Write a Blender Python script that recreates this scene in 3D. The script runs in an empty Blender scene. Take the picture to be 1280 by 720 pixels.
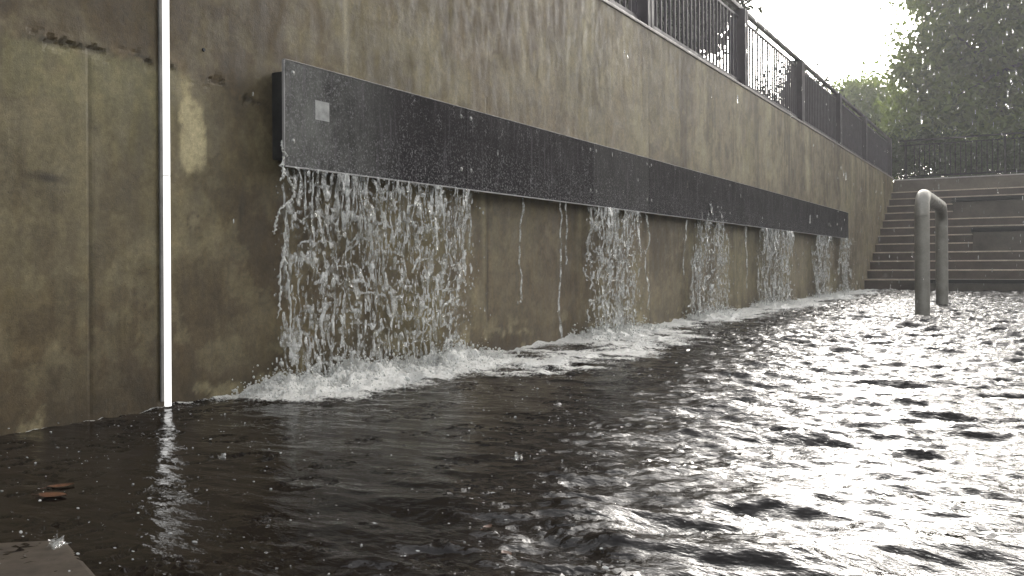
import bpy, math
import numpy as np
from mathutils import Vector, Matrix

R = math.radians
rng = np.random.default_rng(7)
S = bpy.context.scene
COL = S.collection

# ------------------------------------------------------------------ noise
def _h(ix, iy, iz, seed):
    n = (ix.astype(np.int64) * 374761393 + iy.astype(np.int64) * 668265263
         + iz.astype(np.int64) * 2147483647 + seed * 1274126177) & 0xffffffff
    n = ((n ^ (n >> 13)) * 1274126177) & 0xffffffff
    n = ((n ^ (n >> 16)) * 2246822519) & 0xffffffff
    return ((n ^ (n >> 15)) & 0xffffff) / float(0xffffff)

def vn(x, y, seed=0):
    """smooth value noise in [0,1]"""
    x = np.asarray(x, float); y = np.asarray(y, float)
    xi = np.floor(x); yi = np.floor(y)
    fx = x - xi; fy = y - yi
    fx = fx * fx * fx * (fx * (fx * 6 - 15) + 10); fy = fy * fy * fy * (fy * (fy * 6 - 15) + 10)
    z = np.zeros_like(xi)
    a = _h(xi, yi, z, seed); b = _h(xi + 1, yi, z, seed)
    c = _h(xi, yi + 1, z, seed); d = _h(xi + 1, yi + 1, z, seed)
    return (a * (1 - fx) + b * fx) * (1 - fy) + (c * (1 - fx) + d * fx) * fy

def fbm(x, y, seed=0, oct=4, gain=.5):
    s = 0; a = 1; t = 0
    for o in range(oct):
        s = s + a * vn(x * 2 ** o + 17.3 * o, y * 2 ** o - 9.1 * o, seed + o)
        t += a; a *= gain
    return s / t

def ridge(x, y, seed=0):
    """thin bright filaments: 1 on the ridge lines"""
    return 1 - np.abs(2 * vn(x, y, seed) - 1)

def sst(a, b, x):
    t = np.clip((x - a) / (b - a), 0, 1)
    return t * t * (3 - 2 * t)

# ------------------------------------------------------------------ object helpers
def tag(o, label=None, cat=None, group=None, kind=None):
    if label: o['label'] = label
    if cat: o['category'] = cat
    if group: o['group'] = group
    if kind: o['kind'] = kind
    return o

def empty(name, loc=(0, 0, 0), rz=0):
    o = bpy.data.objects.new(name, None); COL.objects.link(o)
    o.location = loc; o.rotation_euler = (0, 0, rz); o.empty_display_size = .1
    return o

def npmesh(name, V, F, mat, parent=None, smooth=False, col=None, attr=None):
    """V (n,3); F list of arrays of faces (m,k)"""
    me = bpy.data.meshes.new(name)
    V = np.asarray(V, np.float32)
    if not isinstance(F, list): F = [F]
    F = [np.asarray(f, np.int32) for f in F if len(f)]
    loops = np.concatenate([f.ravel() for f in F])
    tot = np.concatenate([np.full(len(f), f.shape[1], np.int32) for f in F])
    start = np.concatenate([[0], np.cumsum(tot)[:-1]]).astype(np.int32)
    me.vertices.add(len(V)); me.vertices.foreach_set('co', V.ravel())
    me.loops.add(len(loops)); me.loops.foreach_set('vertex_index', loops)
    me.polygons.add(len(tot)); me.polygons.foreach_set('loop_start', start)
    me.polygons.foreach_set('loop_total', tot)
    me.polygons.foreach_set('use_smooth', np.full(len(tot), bool(smooth)))
    me.update(calc_edges=True); me.validate()
    if col is not None:
        a = me.color_attributes.new('albedo', 'FLOAT_COLOR', 'POINT')
        a.data.foreach_set('color', np.concatenate([col, np.ones((len(col), 1))], 1).astype(np.float32).ravel())
    for k, v in (attr or {}).items():
        a = me.attributes.new(k, 'FLOAT', 'POINT'); a.data.foreach_set('value', v.astype(np.float32).ravel())
    if mat: me.materials.append(mat)
    o = bpy.data.objects.new(name, me); COL.objects.link(o)
    if parent: o.parent = parent
    return o

class MB:
    def __init__(s): s.V = []; s.F = {}; s.n = 0
    def add(s, V, F):
        V = np.asarray(V, float)
        for f in F:
            s.F.setdefault(len(f), []).append([i + s.n for i in f])
        s.V.append(V); s.n += len(V); return s
    def box(s, a, b, bev=0.0):
        x0, y0, z0 = a; x1, y1, z1 = b
        if bev <= 0:
            V = [(x, y, z) for z in (z0, z1) for y in (y0, y1) for x in (x0, x1)]
            F = [(0, 2, 3, 1), (4, 5, 7, 6), (0, 1, 5, 4), (2, 6, 7, 3), (0, 4, 6, 2), (1, 3, 7, 5)]
            return s.add(V, F)
        import bmesh
        bm = bmesh.new(); bmesh.ops.create_cube(bm, size=1)
        for v in bm.verts:
            v.co = Vector(((x0 + x1) / 2 + v.co.x * (x1 - x0), (y0 + y1) / 2 + v.co.y * (y1 - y0), (z0 + z1) / 2 + v.co.z * (z1 - z0)))
        bmesh.ops.bevel(bm, geom=list(bm.edges), offset=bev, segments=2, affect='EDGES', profile=.5)
        bm.verts.index_update()
        V = [v.co[:] for v in bm.verts]; F = [tuple(v.index for v in f.verts) for f in bm.faces]
        bm.free(); return s.add(V, F)
    def tube(s, pts, rad, n=12, cap=True):
        pts = [Vector(p) for p in pts]
        if not hasattr(rad, '__len__'): rad = [rad] * len(pts)
        V = []; F = []; up = None
        for i, p in enumerate(pts):
            t = (pts[min(i + 1, len(pts) - 1)] - pts[max(i - 1, 0)]).normalized()
            if up is None:
                up = t.orthogonal().normalized()
            up = (up - t * up.dot(t)).normalized(); w = t.cross(up)
            for k in range(n):
                a = 2 * math.pi * k / n
                V.append((p + (up * math.cos(a) + w * math.sin(a)) * rad[i])[:])
        for i in range(len(pts) - 1):
            for k in range(n):
                F.append((i * n + k, i * n + (k + 1) % n, (i + 1) * n + (k + 1) % n, (i + 1) * n + k))
        if cap:
            F.append(tuple(range(n))[::-1]); F.append(tuple((len(pts) - 1) * n + k for k in range(n)))
        return s.add(V, F)
    def lathe(s, prof, c=(0, 0, 0), n=16, wob=None):
        V = []; F = []
        for i, (r, z) in enumerate(prof):
            for k in range(n):
                a = 2 * math.pi * k / n
                q = wob(i, a) if wob else 1
                V.append((c[0] + r * math.cos(a) * q, c[1] + r * math.sin(a) * q, c[2] + z * q))
        for i in range(len(prof) - 1):
            for k in range(n):
                F.append((i * n + k, i * n + (k + 1) % n, (i + 1) * n + (k + 1) % n, (i + 1) * n + k))
        return s.add(V, F)
    def build(s, name, mat, parent=None, smooth=False):
        V = np.concatenate(s.V)
        return npmesh(name, V, [np.array(f) for f in s.F.values()], mat, parent, smooth)

def ico():
    import bmesh
    bm = bmesh.new(); bmesh.ops.create_icosphere(bm, subdivisions=1, radius=1)
    V = np.array([v.co[:] for v in bm.verts]); F = np.array([[v.index for v in f.verts] for f in bm.faces]); bm.free()
    return V, F
ICO = ico()

def blobs(P, rad, stretch=None):
    """many little drops in one mesh: P (n,3), rad (n), stretch (n,3)"""
    V0, F0 = ICO
    P = np.asarray(P); n = len(P)
    st = np.ones((n, 3)) if stretch is None else stretch
    V = P[:, None, :] + V0[None] * (rad[:, None] * st)[:, None, :]
    F = F0[None] + (np.arange(n) * len(V0))[:, None, None]
    return V.reshape(-1, 3), F.reshape(-1, 3)

# ------------------------------------------------------------------ material helpers
class NT:
    def __init__(s, name):
        s.m = bpy.data.materials.new(name); s.m.use_nodes = True
        s.t = s.m.node_tree; s.n = s.t.nodes; s.n.clear()
        s.out = s.n.new('ShaderNodeOutputMaterial')
    def new(s, typ, ins=None, **kw):
        n = s.n.new('ShaderNode' + typ)
        for k, v in kw.items(): setattr(n, k, v)
        for k, v in (ins or {}).items(): s.set(n.inputs[k], v)
        return n
    def set(s, sock, v):
        if isinstance(v, bpy.types.NodeSocket): s.t.links.new(v, sock)
        else: sock.default_value = v
    def pos(s, scale=(1, 1, 1)):
        g = s.new('NewGeometry')
        return s.new('Mapping', {'Vector': g.outputs['Position'], 'Scale': scale}).outputs[0]
    def noise(s, vec, scale=5, detail=4, rough=.5, dist=0):
        return s.new('TexNoise', {'Vector': vec, 'Scale': scale, 'Detail': detail, 'Roughness': rough, 'Distortion': dist}).outputs[0]
    def ramp(s, fac, pts):
        r = s.new('ValToRGB', {'Fac': fac}); e = r.color_ramp.elements
        while len(e) < len(pts): e.new(.5)
        for q, (p, c) in zip(e, pts):
            q.position = p; q.color = (c, c, c, 1) if not hasattr(c, '__len__') else tuple(c) + (1,) * (4 - len(c))
        return r.outputs[0]
    def math(s, op, a, b=0.0, c=None):
        d = {0: a, 1: b}
        if c is not None: d[2] = c
        return s.new('Math', d, operation=op).outputs[0]
    def mix(s, f, a, b, typ='MIX'):
        m = s.new('MixRGB', {'Fac': f, 'Color1': a, 'Color2': b}, blend_type=typ); return m.outputs[0]
    def bump(s, h, strength=.3, dist=.01):
        return s.new('Bump', {'Height': h, 'Strength': strength, 'Distance': dist}).outputs[0]
    def bsdf(s, **kw):
        b = s.new('BsdfPrincipled')
        for k, v in kw.items():
            s.set(b.inputs[k.replace('_', ' ')], v)
        return b.outputs[0]
    def done(s, sh): s.t.links.new(sh, s.out.inputs['Surface']); return s.m

def c4(r, g, b): return (r, g, b, 1)

def m_simple(name, base, rough=.5, metal=0.0, var=.25, scale=8, bump=.1, zs=1.0, spec=.5):
    t = NT(name); p = t.pos((1, 1, zs))
    n = t.noise(p, scale, 5, .6)
    n2 = t.noise(p, scale * 9, 3, .6)
    f = t.ramp(n, [(.3, 1 - var), (.7, 1 + var)])
    f2 = t.ramp(n2, [(.3, 1 - var * .5), (.7, 1 + var * .5)])
    c = t.mix(1, t.mix(1, c4(*base), f, 'MULTIPLY'), f2, 'MULTIPLY')
    r = t.ramp(n, [(.3, min(1, rough * 1.3)), (.7, rough * .75)])
    return t.done(t.bsdf(Base_Color=c, Roughness=r, Metallic=metal, Specular_IOR_Level=spec,
                         Normal=t.bump(n2, bump, .004)))

# wall concrete: the large stains are in the mesh's albedo, grain and pits are nodes
def m_wall():
    t = NT('weathered_concrete')
    a = t.new('Attribute', attribute_name='albedo').outputs['Color']
    p = t.pos()
    g1 = t.noise(p, 38, 6, .68)
    g2 = t.noise(t.pos((1, 1.6, .5)), 9, 4, .6)
    g3 = t.noise(p, 160, 2, .6)
    c = t.mix(1, a, t.ramp(g1, [(.3, .74), (.72, 1.26)]), 'MULTIPLY')
    c = t.mix(1, c, t.ramp(g2, [(.3, .84), (.7, 1.16)]), 'MULTIPLY')
    c = t.mix(1, c, t.ramp(g3, [(.25, .82), (.75, 1.18)]), 'MULTIPLY')
    v = t.new('TexVoronoi', {'Vector': p, 'Scale': 26, 'Randomness': 1}).outputs['Distance']
    pit = t.ramp(v, [(.03, 0), (.075, 1)])
    gate = t.ramp(t.noise(p, 6, 2), [(.5, 1), (.58, 0)])
    pit = t.math('MAXIMUM', pit, gate)
    c = t.mix(1, c, t.ramp(pit, [(0, .55), (1, 1)]), 'MULTIPLY')
    h = t.math('ADD', t.math('MULTIPLY', g1, .6), t.math('MULTIPLY', pit, .8))
    h = t.math('ADD', h, t.math('MULTIPLY', g3, .25))
    rg = t.ramp(g2, [(.3, .42), (.7, .78)])
    return t.done(t.bsdf(Base_Color=c, Roughness=rg, Specular_IOR_Level=.4, Normal=t.bump(h, .5, .006)))

def m_water():
    t = NT('rain_churned_water')
    f = t.new('Attribute', attribute_name='foam').outputs['Fac']
    p = t.pos()
    n1 = t.noise(t.pos((.38, 1, 1)), 28, 3, .6)
    n2 = t.noise(t.pos((.45, 1, 1)), 85, 3, .6)
    fine = t.noise(p, 55, 4, .75, .6)
    edge = t.math('SUBTRACT', t.math('ADD', f, t.math('MULTIPLY', fine, .55)), .50)
    mask = t.ramp(edge, [(.02, 0), (.13, 1)])
    ch = t.new('Attribute', attribute_name='chop').outputs['Fac']
    h = t.math('MULTIPLY', t.math('ADD', t.math('MULTIPLY', n1, .8), t.math('MULTIPLY', n2, .3)), t.math('ADD', ch, .22))
    deep = t.bsdf(Base_Color=c4(.0060, .0038, .0028), Roughness=.02, IOR=1.333, Specular_IOR_Level=.42,
                  Normal=t.bump(h, .6, .016))
    fb = t.noise(p, 70, 4, .7)
    white = t.bsdf(Base_Color=t.mix(t.ramp(fb, [(.3, 0), (.7, 1)]), c4(.62, .60, .55), c4(.88, .87, .84)), Roughness=.35,
                   Normal=t.bump(fb, .9, .02))
    mx = t.new('MixShader', {0: mask}); t.set(mx.inputs[1], deep); t.set(mx.inputs[2], white)
    return t.done(mx.outputs[0])

def m_fall(name='falling_water', white=.5):
    t = NT(name); p = t.pos()
    n = t.noise(p, 60, 3, .6)
    tr = t.new('BsdfTransparent', {'Color': c4(.97, .97, .96)}).outputs[0]
    gl = t.new('BsdfGlass', {'Color': c4(.97, .98, .98), 'Roughness': .08, 'IOR': 1.2, 'Normal': t.bump(n, .5, .006)}).outputs[0]
    g = t.new('MixShader', {0: .35}); t.set(g.inputs[1], tr); t.set(g.inputs[2], gl); g = g.outputs[0]
    w = t.bsdf(Base_Color=c4(.80, .80, .78), Roughness=.22, Specular_IOR_Level=.8, Normal=t.bump(n, .5, .006))
    f = t.ramp(t.noise(t.pos((1, 1, .6)), 24, 5, .7), [(.44, 0.04), (.70, min(1, white * 1.8))])
    mx = t.new('MixShader', {0: f}); t.set(mx.inputs[1], g); t.set(mx.inputs[2], w)
    return t.done(mx.outputs[0])

def m_foam():
    t = NT('white_foam'); p = t.pos(); n = t.noise(p, 90, 4, .7)
    return t.done(t.bsdf(Base_Color=t.mix(t.ramp(n, [(.3, 0), (.7, 1)]), c4(.5, .49, .45), c4(.85, .85, .83)),
                         Roughness=.3, Normal=t.bump(n, .8, .015)))

def m_panel():
    t = NT('splashed_dark_metal'); p = t.pos()
    sep = t.new('SeparateXYZ', {0: t.new('NewGeometry').outputs['Position']})
    y = sep.outputs['Y']; z = sep.outputs['Z']
    # dried spray: dense at the open end and on the third plate, speckles elsewhere
    near = t.new('MapRange', {0: y, 1: 3.22, 2: 4.15, 3: 1, 4: 0}).outputs[0]
    third = t.math('MULTIPLY', t.math('GREATER_THAN', y, 6.73), t.math('LESS_THAN', y, 7.99))
    base_d = t.math('ADD', t.math('MULTIPLY', near, .75), t.math('MULTIPLY', third, .15))
    n = t.noise(t.pos((1, 1.3, .8)), 4.5, 7, .74)
    sp = t.noise(p, 95, 3, .7)
    dust = t.math('MULTIPLY', base_d, t.ramp(n, [(.36, .22), (.62, 1.15)]))
    speck = t.ramp(sp, [(.53, 0), (.64, 1)])
    gate = t.ramp(t.noise(t.pos((1, 1.6, .7)), 6, 6, .75), [(.50, 0), (.60, 1)])
    low = t.new('MapRange', {0: z, 1: 1.45, 2: 1.13, 3: .25, 4: 1}).outputs[0]
    sm = t.math('MULTIPLY', speck, t.math('MAXIMUM', t.math('MAXIMUM', t.math('MULTIPLY', gate, .8), t.math('MULTIPLY', low, .75)), t.math('MULTIPLY', base_d, .9)))
    run = t.ramp(t.noise(t.pos((1, 22, 1.6)), 1.6, 5, .65), [(.55, 0), (.68, 1)])
    c = t.mix(dust, c4(.0085, .0066, .0085), c4(.20, .20, .185))
    c = t.mix(t.math('MULTIPLY', sm, .85), c, c4(.36, .35, .36))
    c = t.mix(t.math('MULTIPLY', run, .30), c, c4(.17, .15, .17))
    return t.done(t.bsdf(Base_Color=c, Roughness=t.ramp(n, [(.3, .5), (.7, .75)]), Specular_IOR_Level=.06,
                         Normal=t.bump(t.math('ADD', sp, t.math('MULTIPLY', n, .4)), .16, .003)))

def m_leaf(name, a, b, trans=.35):
    t = NT(name); g = t.new('NewGeometry')
    rnd = g.outputs['Random Per Island']
    n = t.noise(t.pos(), .9, 3, .6)
    f = t.math('ADD', t.math('MULTIPLY', rnd, .6), t.math('MULTIPLY', n, .6))
    c = t.mix(t.ramp(f, [(.3, 0), (.8, 1)]), c4(*a), c4(*b))
    d = t.bsdf(Base_Color=c, Roughness=.6, Specular_IOR_Level=.12)
    tr = t.new('BsdfTranslucent', {'Color': t.mix(.5, c, c4(b[0] * 1.4, b[1] * 1.4, b[2]))}).outputs[0]
    mx = t.new('MixShader', {0: trans}); t.set(mx.inputs[1], d); t.set(mx.inputs[2], tr)
    return t.done(mx.outputs[0])

def m_emit():
    t = NT('white_diffuser')
    e = t.new('Emission', {'Color': c4(1, .99, .97), 'Strength': .5}).outputs[0]
    return t.done(e)

M = dict(
    wall=m_wall(), water=m_water(), fall=m_fall(), fall_far=m_fall('falling_water_distant', .5), foam=m_foam(), clear=m_fall('clear_splash_water', .16), panel=m_panel(),
    bed=m_simple('dark_pool_bed', (.03, .026, .022), .8),
    step=m_simple('wet_step_concrete', (.040, .025, .0165), .6, var=.4, scale=3, bump=.2),
    nosing=m_simple('worn_skylit_step_edge', (.36, .29, .225), .5, var=.3, scale=5),  # pale tone holds edge wear plus skylight caught on the lips
    block=m_simple('seat_block_concrete', (.052, .040, .029), .65, var=.35, scale=2.5, bump=.2),
    slab=m_simple('black_cap_slab', (.008, .007, .008), .5, var=.3, spec=.08),  # near-black finish of the slabs capping the seat blocks
    fence_back=m_simple('black_painted_steel', (.010, .009, .010), .6, var=.2, spec=.1),
    back=m_simple('terrace_wall_concrete', (.095, .076, .055), .65, var=.3, scale=2, bump=.2),
    coping=m_simple('pale_coping', (.32, .29, .27), .45, var=.2),  # paler than the wall: sky-lit top edge put into the colour
    fence=m_simple('flare_tinted_steel', (.034, .025, .032), .45, var=.2, bump=.05),  # the plum tint is flare put into the steel's colour
    steel=m_simple('brushed_steel', (.26, .245, .215), .5, .6, var=.15, scale=6, bump=.04),
    dark=m_simple('gap_shade_metal', (.010, .010, .010), .6),  # dark box colour also carries the shade of the gap behind the plates
    edge=m_simple('bare_plate_edge', (.32, .31, .31), .5, .2, var=.15),
    bolt=m_simple('grey_bolt', (.22, .22, .21), .5, .3),
    patch=m_simple('pale_weathered_sticker', (.33, .33, .32), .7, var=.22, scale=30),
    channel=m_simple('grey_light_channel', (.12, .115, .105), .6),
    emit=m_emit(),
    bark=m_simple('rough_bark', (.045, .036, .028), .9, var=.4, scale=6, bump=.5),
    leafA=m_leaf('dark_wet_leaves', (.024, .040, .012), (.15, .19, .05), .5),
    leafB=m_leaf('bright_yellow_green_leaves', (.07, .11, .025), (.20, .25, .06), .6),
    leafC=m_leaf('dusky_leaves', (.02, .026, .016), (.045, .055, .03), .25),
    leafS=m_leaf('hedge_leaves', (.010, .015, .007), (.05, .068, .026), .25),
    soil=m_simple('terrace_turf', (.045, .055, .025), .9, var=.4, scale=2, bump=.4),
    ledge=m_simple('wet_ledge_stone', (.056, .045, .035), .6, var=.25, scale=9, bump=.08, spec=.15),
    dead=m_simple('soaked_brown_leaf', (.085, .034, .014), .45, var=.5, scale=60),
    plug=m_simple('dark_plug', (.02, .022, .03), .5),
)

# ------------------------------------------------------------------ camera
H = .62; CX = 3.3
th, pit, rho = R(30.46), 0.0, .006
F = Vector((-math.sin(th) * math.cos(pit), math.cos(th) * math.cos(pit), math.sin(pit)))
R0 = Vector((math.cos(th), math.sin(th), 0)); U0 = R0.cross(F)
Rv = (R0 - U0 * rho).normalized(); Uv = Rv.cross(F)
cam = bpy.data.cameras.new('camera'); co = bpy.data.objects.new('camera', cam); COL.objects.link(co)
co.matrix_world = Matrix(((Rv.x, Uv.x, -F.x, CX), (Rv.y, Uv.y, -F.y, 0), (Rv.z, Uv.z, -F.z, H), (0, 0, 0, 1)))
cam.sensor_width = 36; cam.lens = 36 * 1100 / 1280; cam.shift_y = -28.5 / 1280; cam.clip_start = .05; cam.clip_end = 2000
S.camera = co

# ------------------------------------------------------------------ retaining wall
WT = 2.985; WEND = 26.85
def geom(a, b, s0, s1):
    out = [a]; n = 0
    while out[-1] < b:
        f = (out[-1] - a) / (b - a); out.append(out[-1] + s0 + (s1 - s0) * f)
    out[-1] = b
    return np.array(out)
def wall():
    ys = np.concatenate([[-6, -3, -1, .4], geom(1.2, WEND, .011, .07)])
    zs = np.concatenate([[-.6, -.2], np.arange(-.05, WT, .0135), [WT]])
    Y, Z = np.meshgrid(ys, zs, indexing='ij')
    warm = np.array([.158, .123, .076]); green = np.array([.205, .187, .106]); pale = np.array([.38, .345, .24])
    dark = np.array([.078, .058, .037]); grey = np.array([.215, .186, .142])
    n1 = fbm(Y * .9, Z * .9, 1, 7, .62); n2 = fbm(Y * 3.2, Z * .45, 9, 6, .6); n3 = fbm(Y * 9, Z * .8, 21, 5, .62)
    n4 = fbm(Y * 5, Z * 5, 31, 5, .68); n5 = fbm(Y * 16, Z * 16, 41, 3)
    C = np.ones(Y.shape + (3,)) * warm
    def lay(col, f): 
        nonlocal C
        f = np.clip(f, 0, 1)[..., None]; C = C * (1 - f) + col * f
    lay(grey, sst(4.5, 10, Y) * .7)
    # lift of concrete below the cold joint is greener and paler
    jz = 1.505 + .05 * (vn(Y * 2.2, Y * 0, 3) - .5) + .02 * (vn(Y * 11, Y * 0, 4) - .5) - .09 * sst(2.7, 3.2, Y)
    below = sst(.02, -.03, Z - jz)
    lay(green, below * sst(3.3, 2.3, Y) * (.35 + .9 * sst(.35, .65, n1)) * sst(.2, 1.0, Z))
    lay(np.array([.27, .255, .16]), below * np.exp(-((jz - Z - .10) / .11) ** 2) * sst(2.75, 2.3, Y) * sst(.40, .58, n4) * .75)
    lay(dark * .95, sst(.0, .1, Z - jz) * sst(3.4, 2.9, Y) * (.35 + .4 * n1))
    band = np.exp(-((Z - jz) / .03) ** 2) * sst(3.3, 3.0, Y)
    lay(dark * .8, band * .55 * sst(.4, .55, n4)); lay(dark * .32, band * sst(.50, .60, n5) * .95)
    lay(np.array([.34, .25, .15]), np.exp(-((Z - jz - .005) / .035) ** 2) * sst(3.3, 3.0, Y) * sst(.52, .62, fbm(Y * 24, Z * 24, 55, 2)) * .8)
    # big tone clouds and vertical runs
    lay(dark, sst(.50, .64, n1) * .62)
    lay(green, sst(.48, .36, n1) * .6)
    lay(dark, sst(.52, .64, n2) * .5)
    n6 = fbm(Y * .55, Z * 1.1, 83, 7, .6); n7 = fbm(Y * 1.7 + n6, Z * 1.5, 87, 6, .62)
    lay(pale, sst(.60, .74, n3) * .22 * sst(.3, .7, n1 + .15))
    lay(pale * .85, sst(.53, .64, n7) * .26); lay(dark * 1.05, sst(.52, .64, n6) * .34); lay(grey, sst(.48, .38, n6) * .30)
    lay(pale, sst(.57, .65, fbm(Y * 2.6, Z * .7, 61, 6, .58)) * .42 * sst(1.7, 2.2, Z))
    lay(pale, sst(.54, .64, fbm(Y * 2.1, Z * .9, 67, 6, .62)) * .42 * sst(5, 6.5, Y) * sst(1.65, 1.9, Z))
    lay(dark * .9, sst(.53, .64, fbm(Y * 3.0, Z * .35, 71, 6, .62)) * .5 * sst(1.6, 2.4, Z))
    lay(dark * .75, sst(.55, .66, n4) * .35); lay(pale * .85, sst(.44, .34, n4) * .28)
    # pale bloom by the light and the lime run from the top
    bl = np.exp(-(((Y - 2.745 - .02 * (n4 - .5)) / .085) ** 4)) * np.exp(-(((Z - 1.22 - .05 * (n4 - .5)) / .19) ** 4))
    lay(dark * 1.25, sst(.0, .05, Z - jz) * sst(3.5, 2.7, Y) * (.25 + .45 * sst(.40, .56, n4)))
    lay(np.array([.26, .245, .15]), below * sst(3.0, 2.3, Y) * sst(.55, .0, jz - Z) * (.12 + .60 * sst(.40, .58, n4)))
    lay(dark * .45, np.exp(-((Z - jz) / .016) ** 2) * sst(3.35, 3.1, Y) * sst(.36, .52, n5) * .75)
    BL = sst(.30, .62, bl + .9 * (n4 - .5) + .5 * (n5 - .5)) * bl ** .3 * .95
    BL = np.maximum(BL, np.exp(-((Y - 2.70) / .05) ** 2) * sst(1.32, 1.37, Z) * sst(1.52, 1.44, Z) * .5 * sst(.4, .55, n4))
    lay(pale, np.exp(-((Y - 3.787 - .012 * (n3 - .5)) / .017) ** 2) * sst(1.62, 1.75, Z) * (.4 + .8 * n4))
    # form joints
    for y0, z0, z1, w, s in ((2.222, -.1, 1.5, .010, .7), (5.262, -.1, 1.7, .013, 1.3), (8.35, -.1, 2.96, .01, .5), (11.4, -.1, 2.96, .012, .5), (14.5, -.1, 2.96, .015, .45), (17.6, -.1, 2.96, .02, .45), (20.7, -.1, 2.96, .02, .45)):
        g = np.exp(-((Y - y0 - .006 * (vn(Z * 9, Z * 0, 5) - .5)) / w) ** 2) * sst(z1 + .02, z1 - .05, Z)
        lay(dark * .5, g * s * (.35 + .8 * vn(Z * 5, Y * 0, 77)))
        g2 = np.exp(-((Y - y0 + .035) / .03) ** 2) * sst(z1, z1 - .1, Z)
        lay(pale * .8, g2 * .45 * sst(.35, .6, n4))
    # the plates of formwork differ a little in tone
    for a, b, f in ((5.262, 6.68, .38), (8.35, 11.4, .10), (14.5, 17.6, .14)):
        lay(dark, ((Y > a) & (Y < b)) * f * (Z < 1.4))
    # splash zone
    lay(dark * .8, sst(.35, 0, Z) * (.35 + .5 * sst(.4, .6, n2)))
    lay(pale, sst(.38, .05, Z) * sst(.58, .72, n4) * .55)
    lay(pale * .9, sst(.30, .05, Z) * np.exp(-((Y - 2.2) / .07) ** 2) * sst(.4, .6, n4) * .6)
    lay(dark * .35, np.exp(-((Y - 3.016 - .004 * vn(Z * 20, Z * 0, 8)) / .004) ** 2) * sst(.78, .82, Z) * sst(.95, .90, Z) * .8)
    lay(dark * .5, np.exp(-((Y - 2.03) / .1) ** 2 - ((Z - .97) / .02) ** 2) * sst(.4, .6, n5))
    rr = np.hypot(Y - 2.736, Z - .83)
    lay(pale * .8, sst(.034, .026, rr) * .45); lay(dark * .5, np.exp(-((rr - .036) / .005) ** 2) * .55)
    lay(dark * .5, sst(.02, .0, WT - Z) * .3)
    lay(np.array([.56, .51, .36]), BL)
    C = C * (.78 + .44 * n5)[..., None]
    k = sst(2.8, 7.0, Y)[..., None]; C = C * (np.array([.81, .755, .61]) * (1 - k) + np.array([1.0, .95, .835]) * k)
    # relief: joint grooves and honeycomb
    X = -.012 * band * sst(.56, .68, n5) - .006 * np.exp(-((Y - 2.222) / .007) ** 2) * (Z < 1.5) - .012 * np.exp(-((Y - 5.262) / .006) ** 2) * (Z < 1.8)
    X = X + .004 * (n4 - .5)
    ny, nz = Y.shape
    V = np.stack([X, Y, Z], -1).reshape(-1, 3)
    i = np.arange((ny - 1) * nz).reshape(ny - 1, nz)[:, :-1].ravel()
    Fq = np.stack([i, i + nz, i + nz + 1, i + 1], -1)
    Cc = C.reshape(-1, 3)
    # body behind the face
    n0 = len(V); T = .36
    B = np.array([(0, ys[0], -.6), (0, WEND, -.6), (0, WEND, WT), (0, ys[0], WT), (-T, ys[0], -.6), (-T, WEND, -.6), (-T, WEND, WT), (-T, ys[0], WT)])
    V = np.concatenate([V, B]); Cc = np.concatenate([Cc, np.ones((8, 3)) * grey])
    Fb = np.array([(3, 2, 6, 7), (4, 7, 6, 5), (0, 3, 7, 4), (1, 5, 6, 2)]) + n0
    root = empty('retaining_wall', (0, 0, 0))
    tag(root, 'tall stained concrete retaining wall running along the water', 'wall')
    npmesh('wall_body', V, [Fq, Fb], M['wall'], root, col=Cc)
    m = MB(); m.box((-.38, -6, WT + .002), (.014, WEND, WT + .034), .006)
    m.build('coping', M['coping'], root)
    m = MB(); m.lathe([(.0, .002), (.007, .002), (.009, -.004)], (0, 0, 0), 12)
    o = m.build('tie_hole_plug', M['plug'], root); o.rotation_euler = (0, R(90), 0); o.location = (.004, 2.798, 1.628)
    return root
wall()

# ------------------------------------------------------------------ pool bed, water, terraces
def slab(name, a, b, mat):
    o = MB().box(a, b).build(name, mat); tag(o, kind='structure'); return o
slab('ground', (-160, -160, -3.2), (160, 160, -.62), M['soil'])
slab('pool_floor', (-.3, -8, -.6), (17, 26.4, -.5), M['bed'])
slab('lawn_terrace', (-160, 27.3, -.6), (160, 160, 2.93), M['soil'])
slab('upper_terrace', (-160, -60, -.6), (-.37, 27.29, 2.93), M['soil'])
slab('bank', (17.01, -60, -.6), (160, 27.29, .35), M['soil'])

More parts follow.
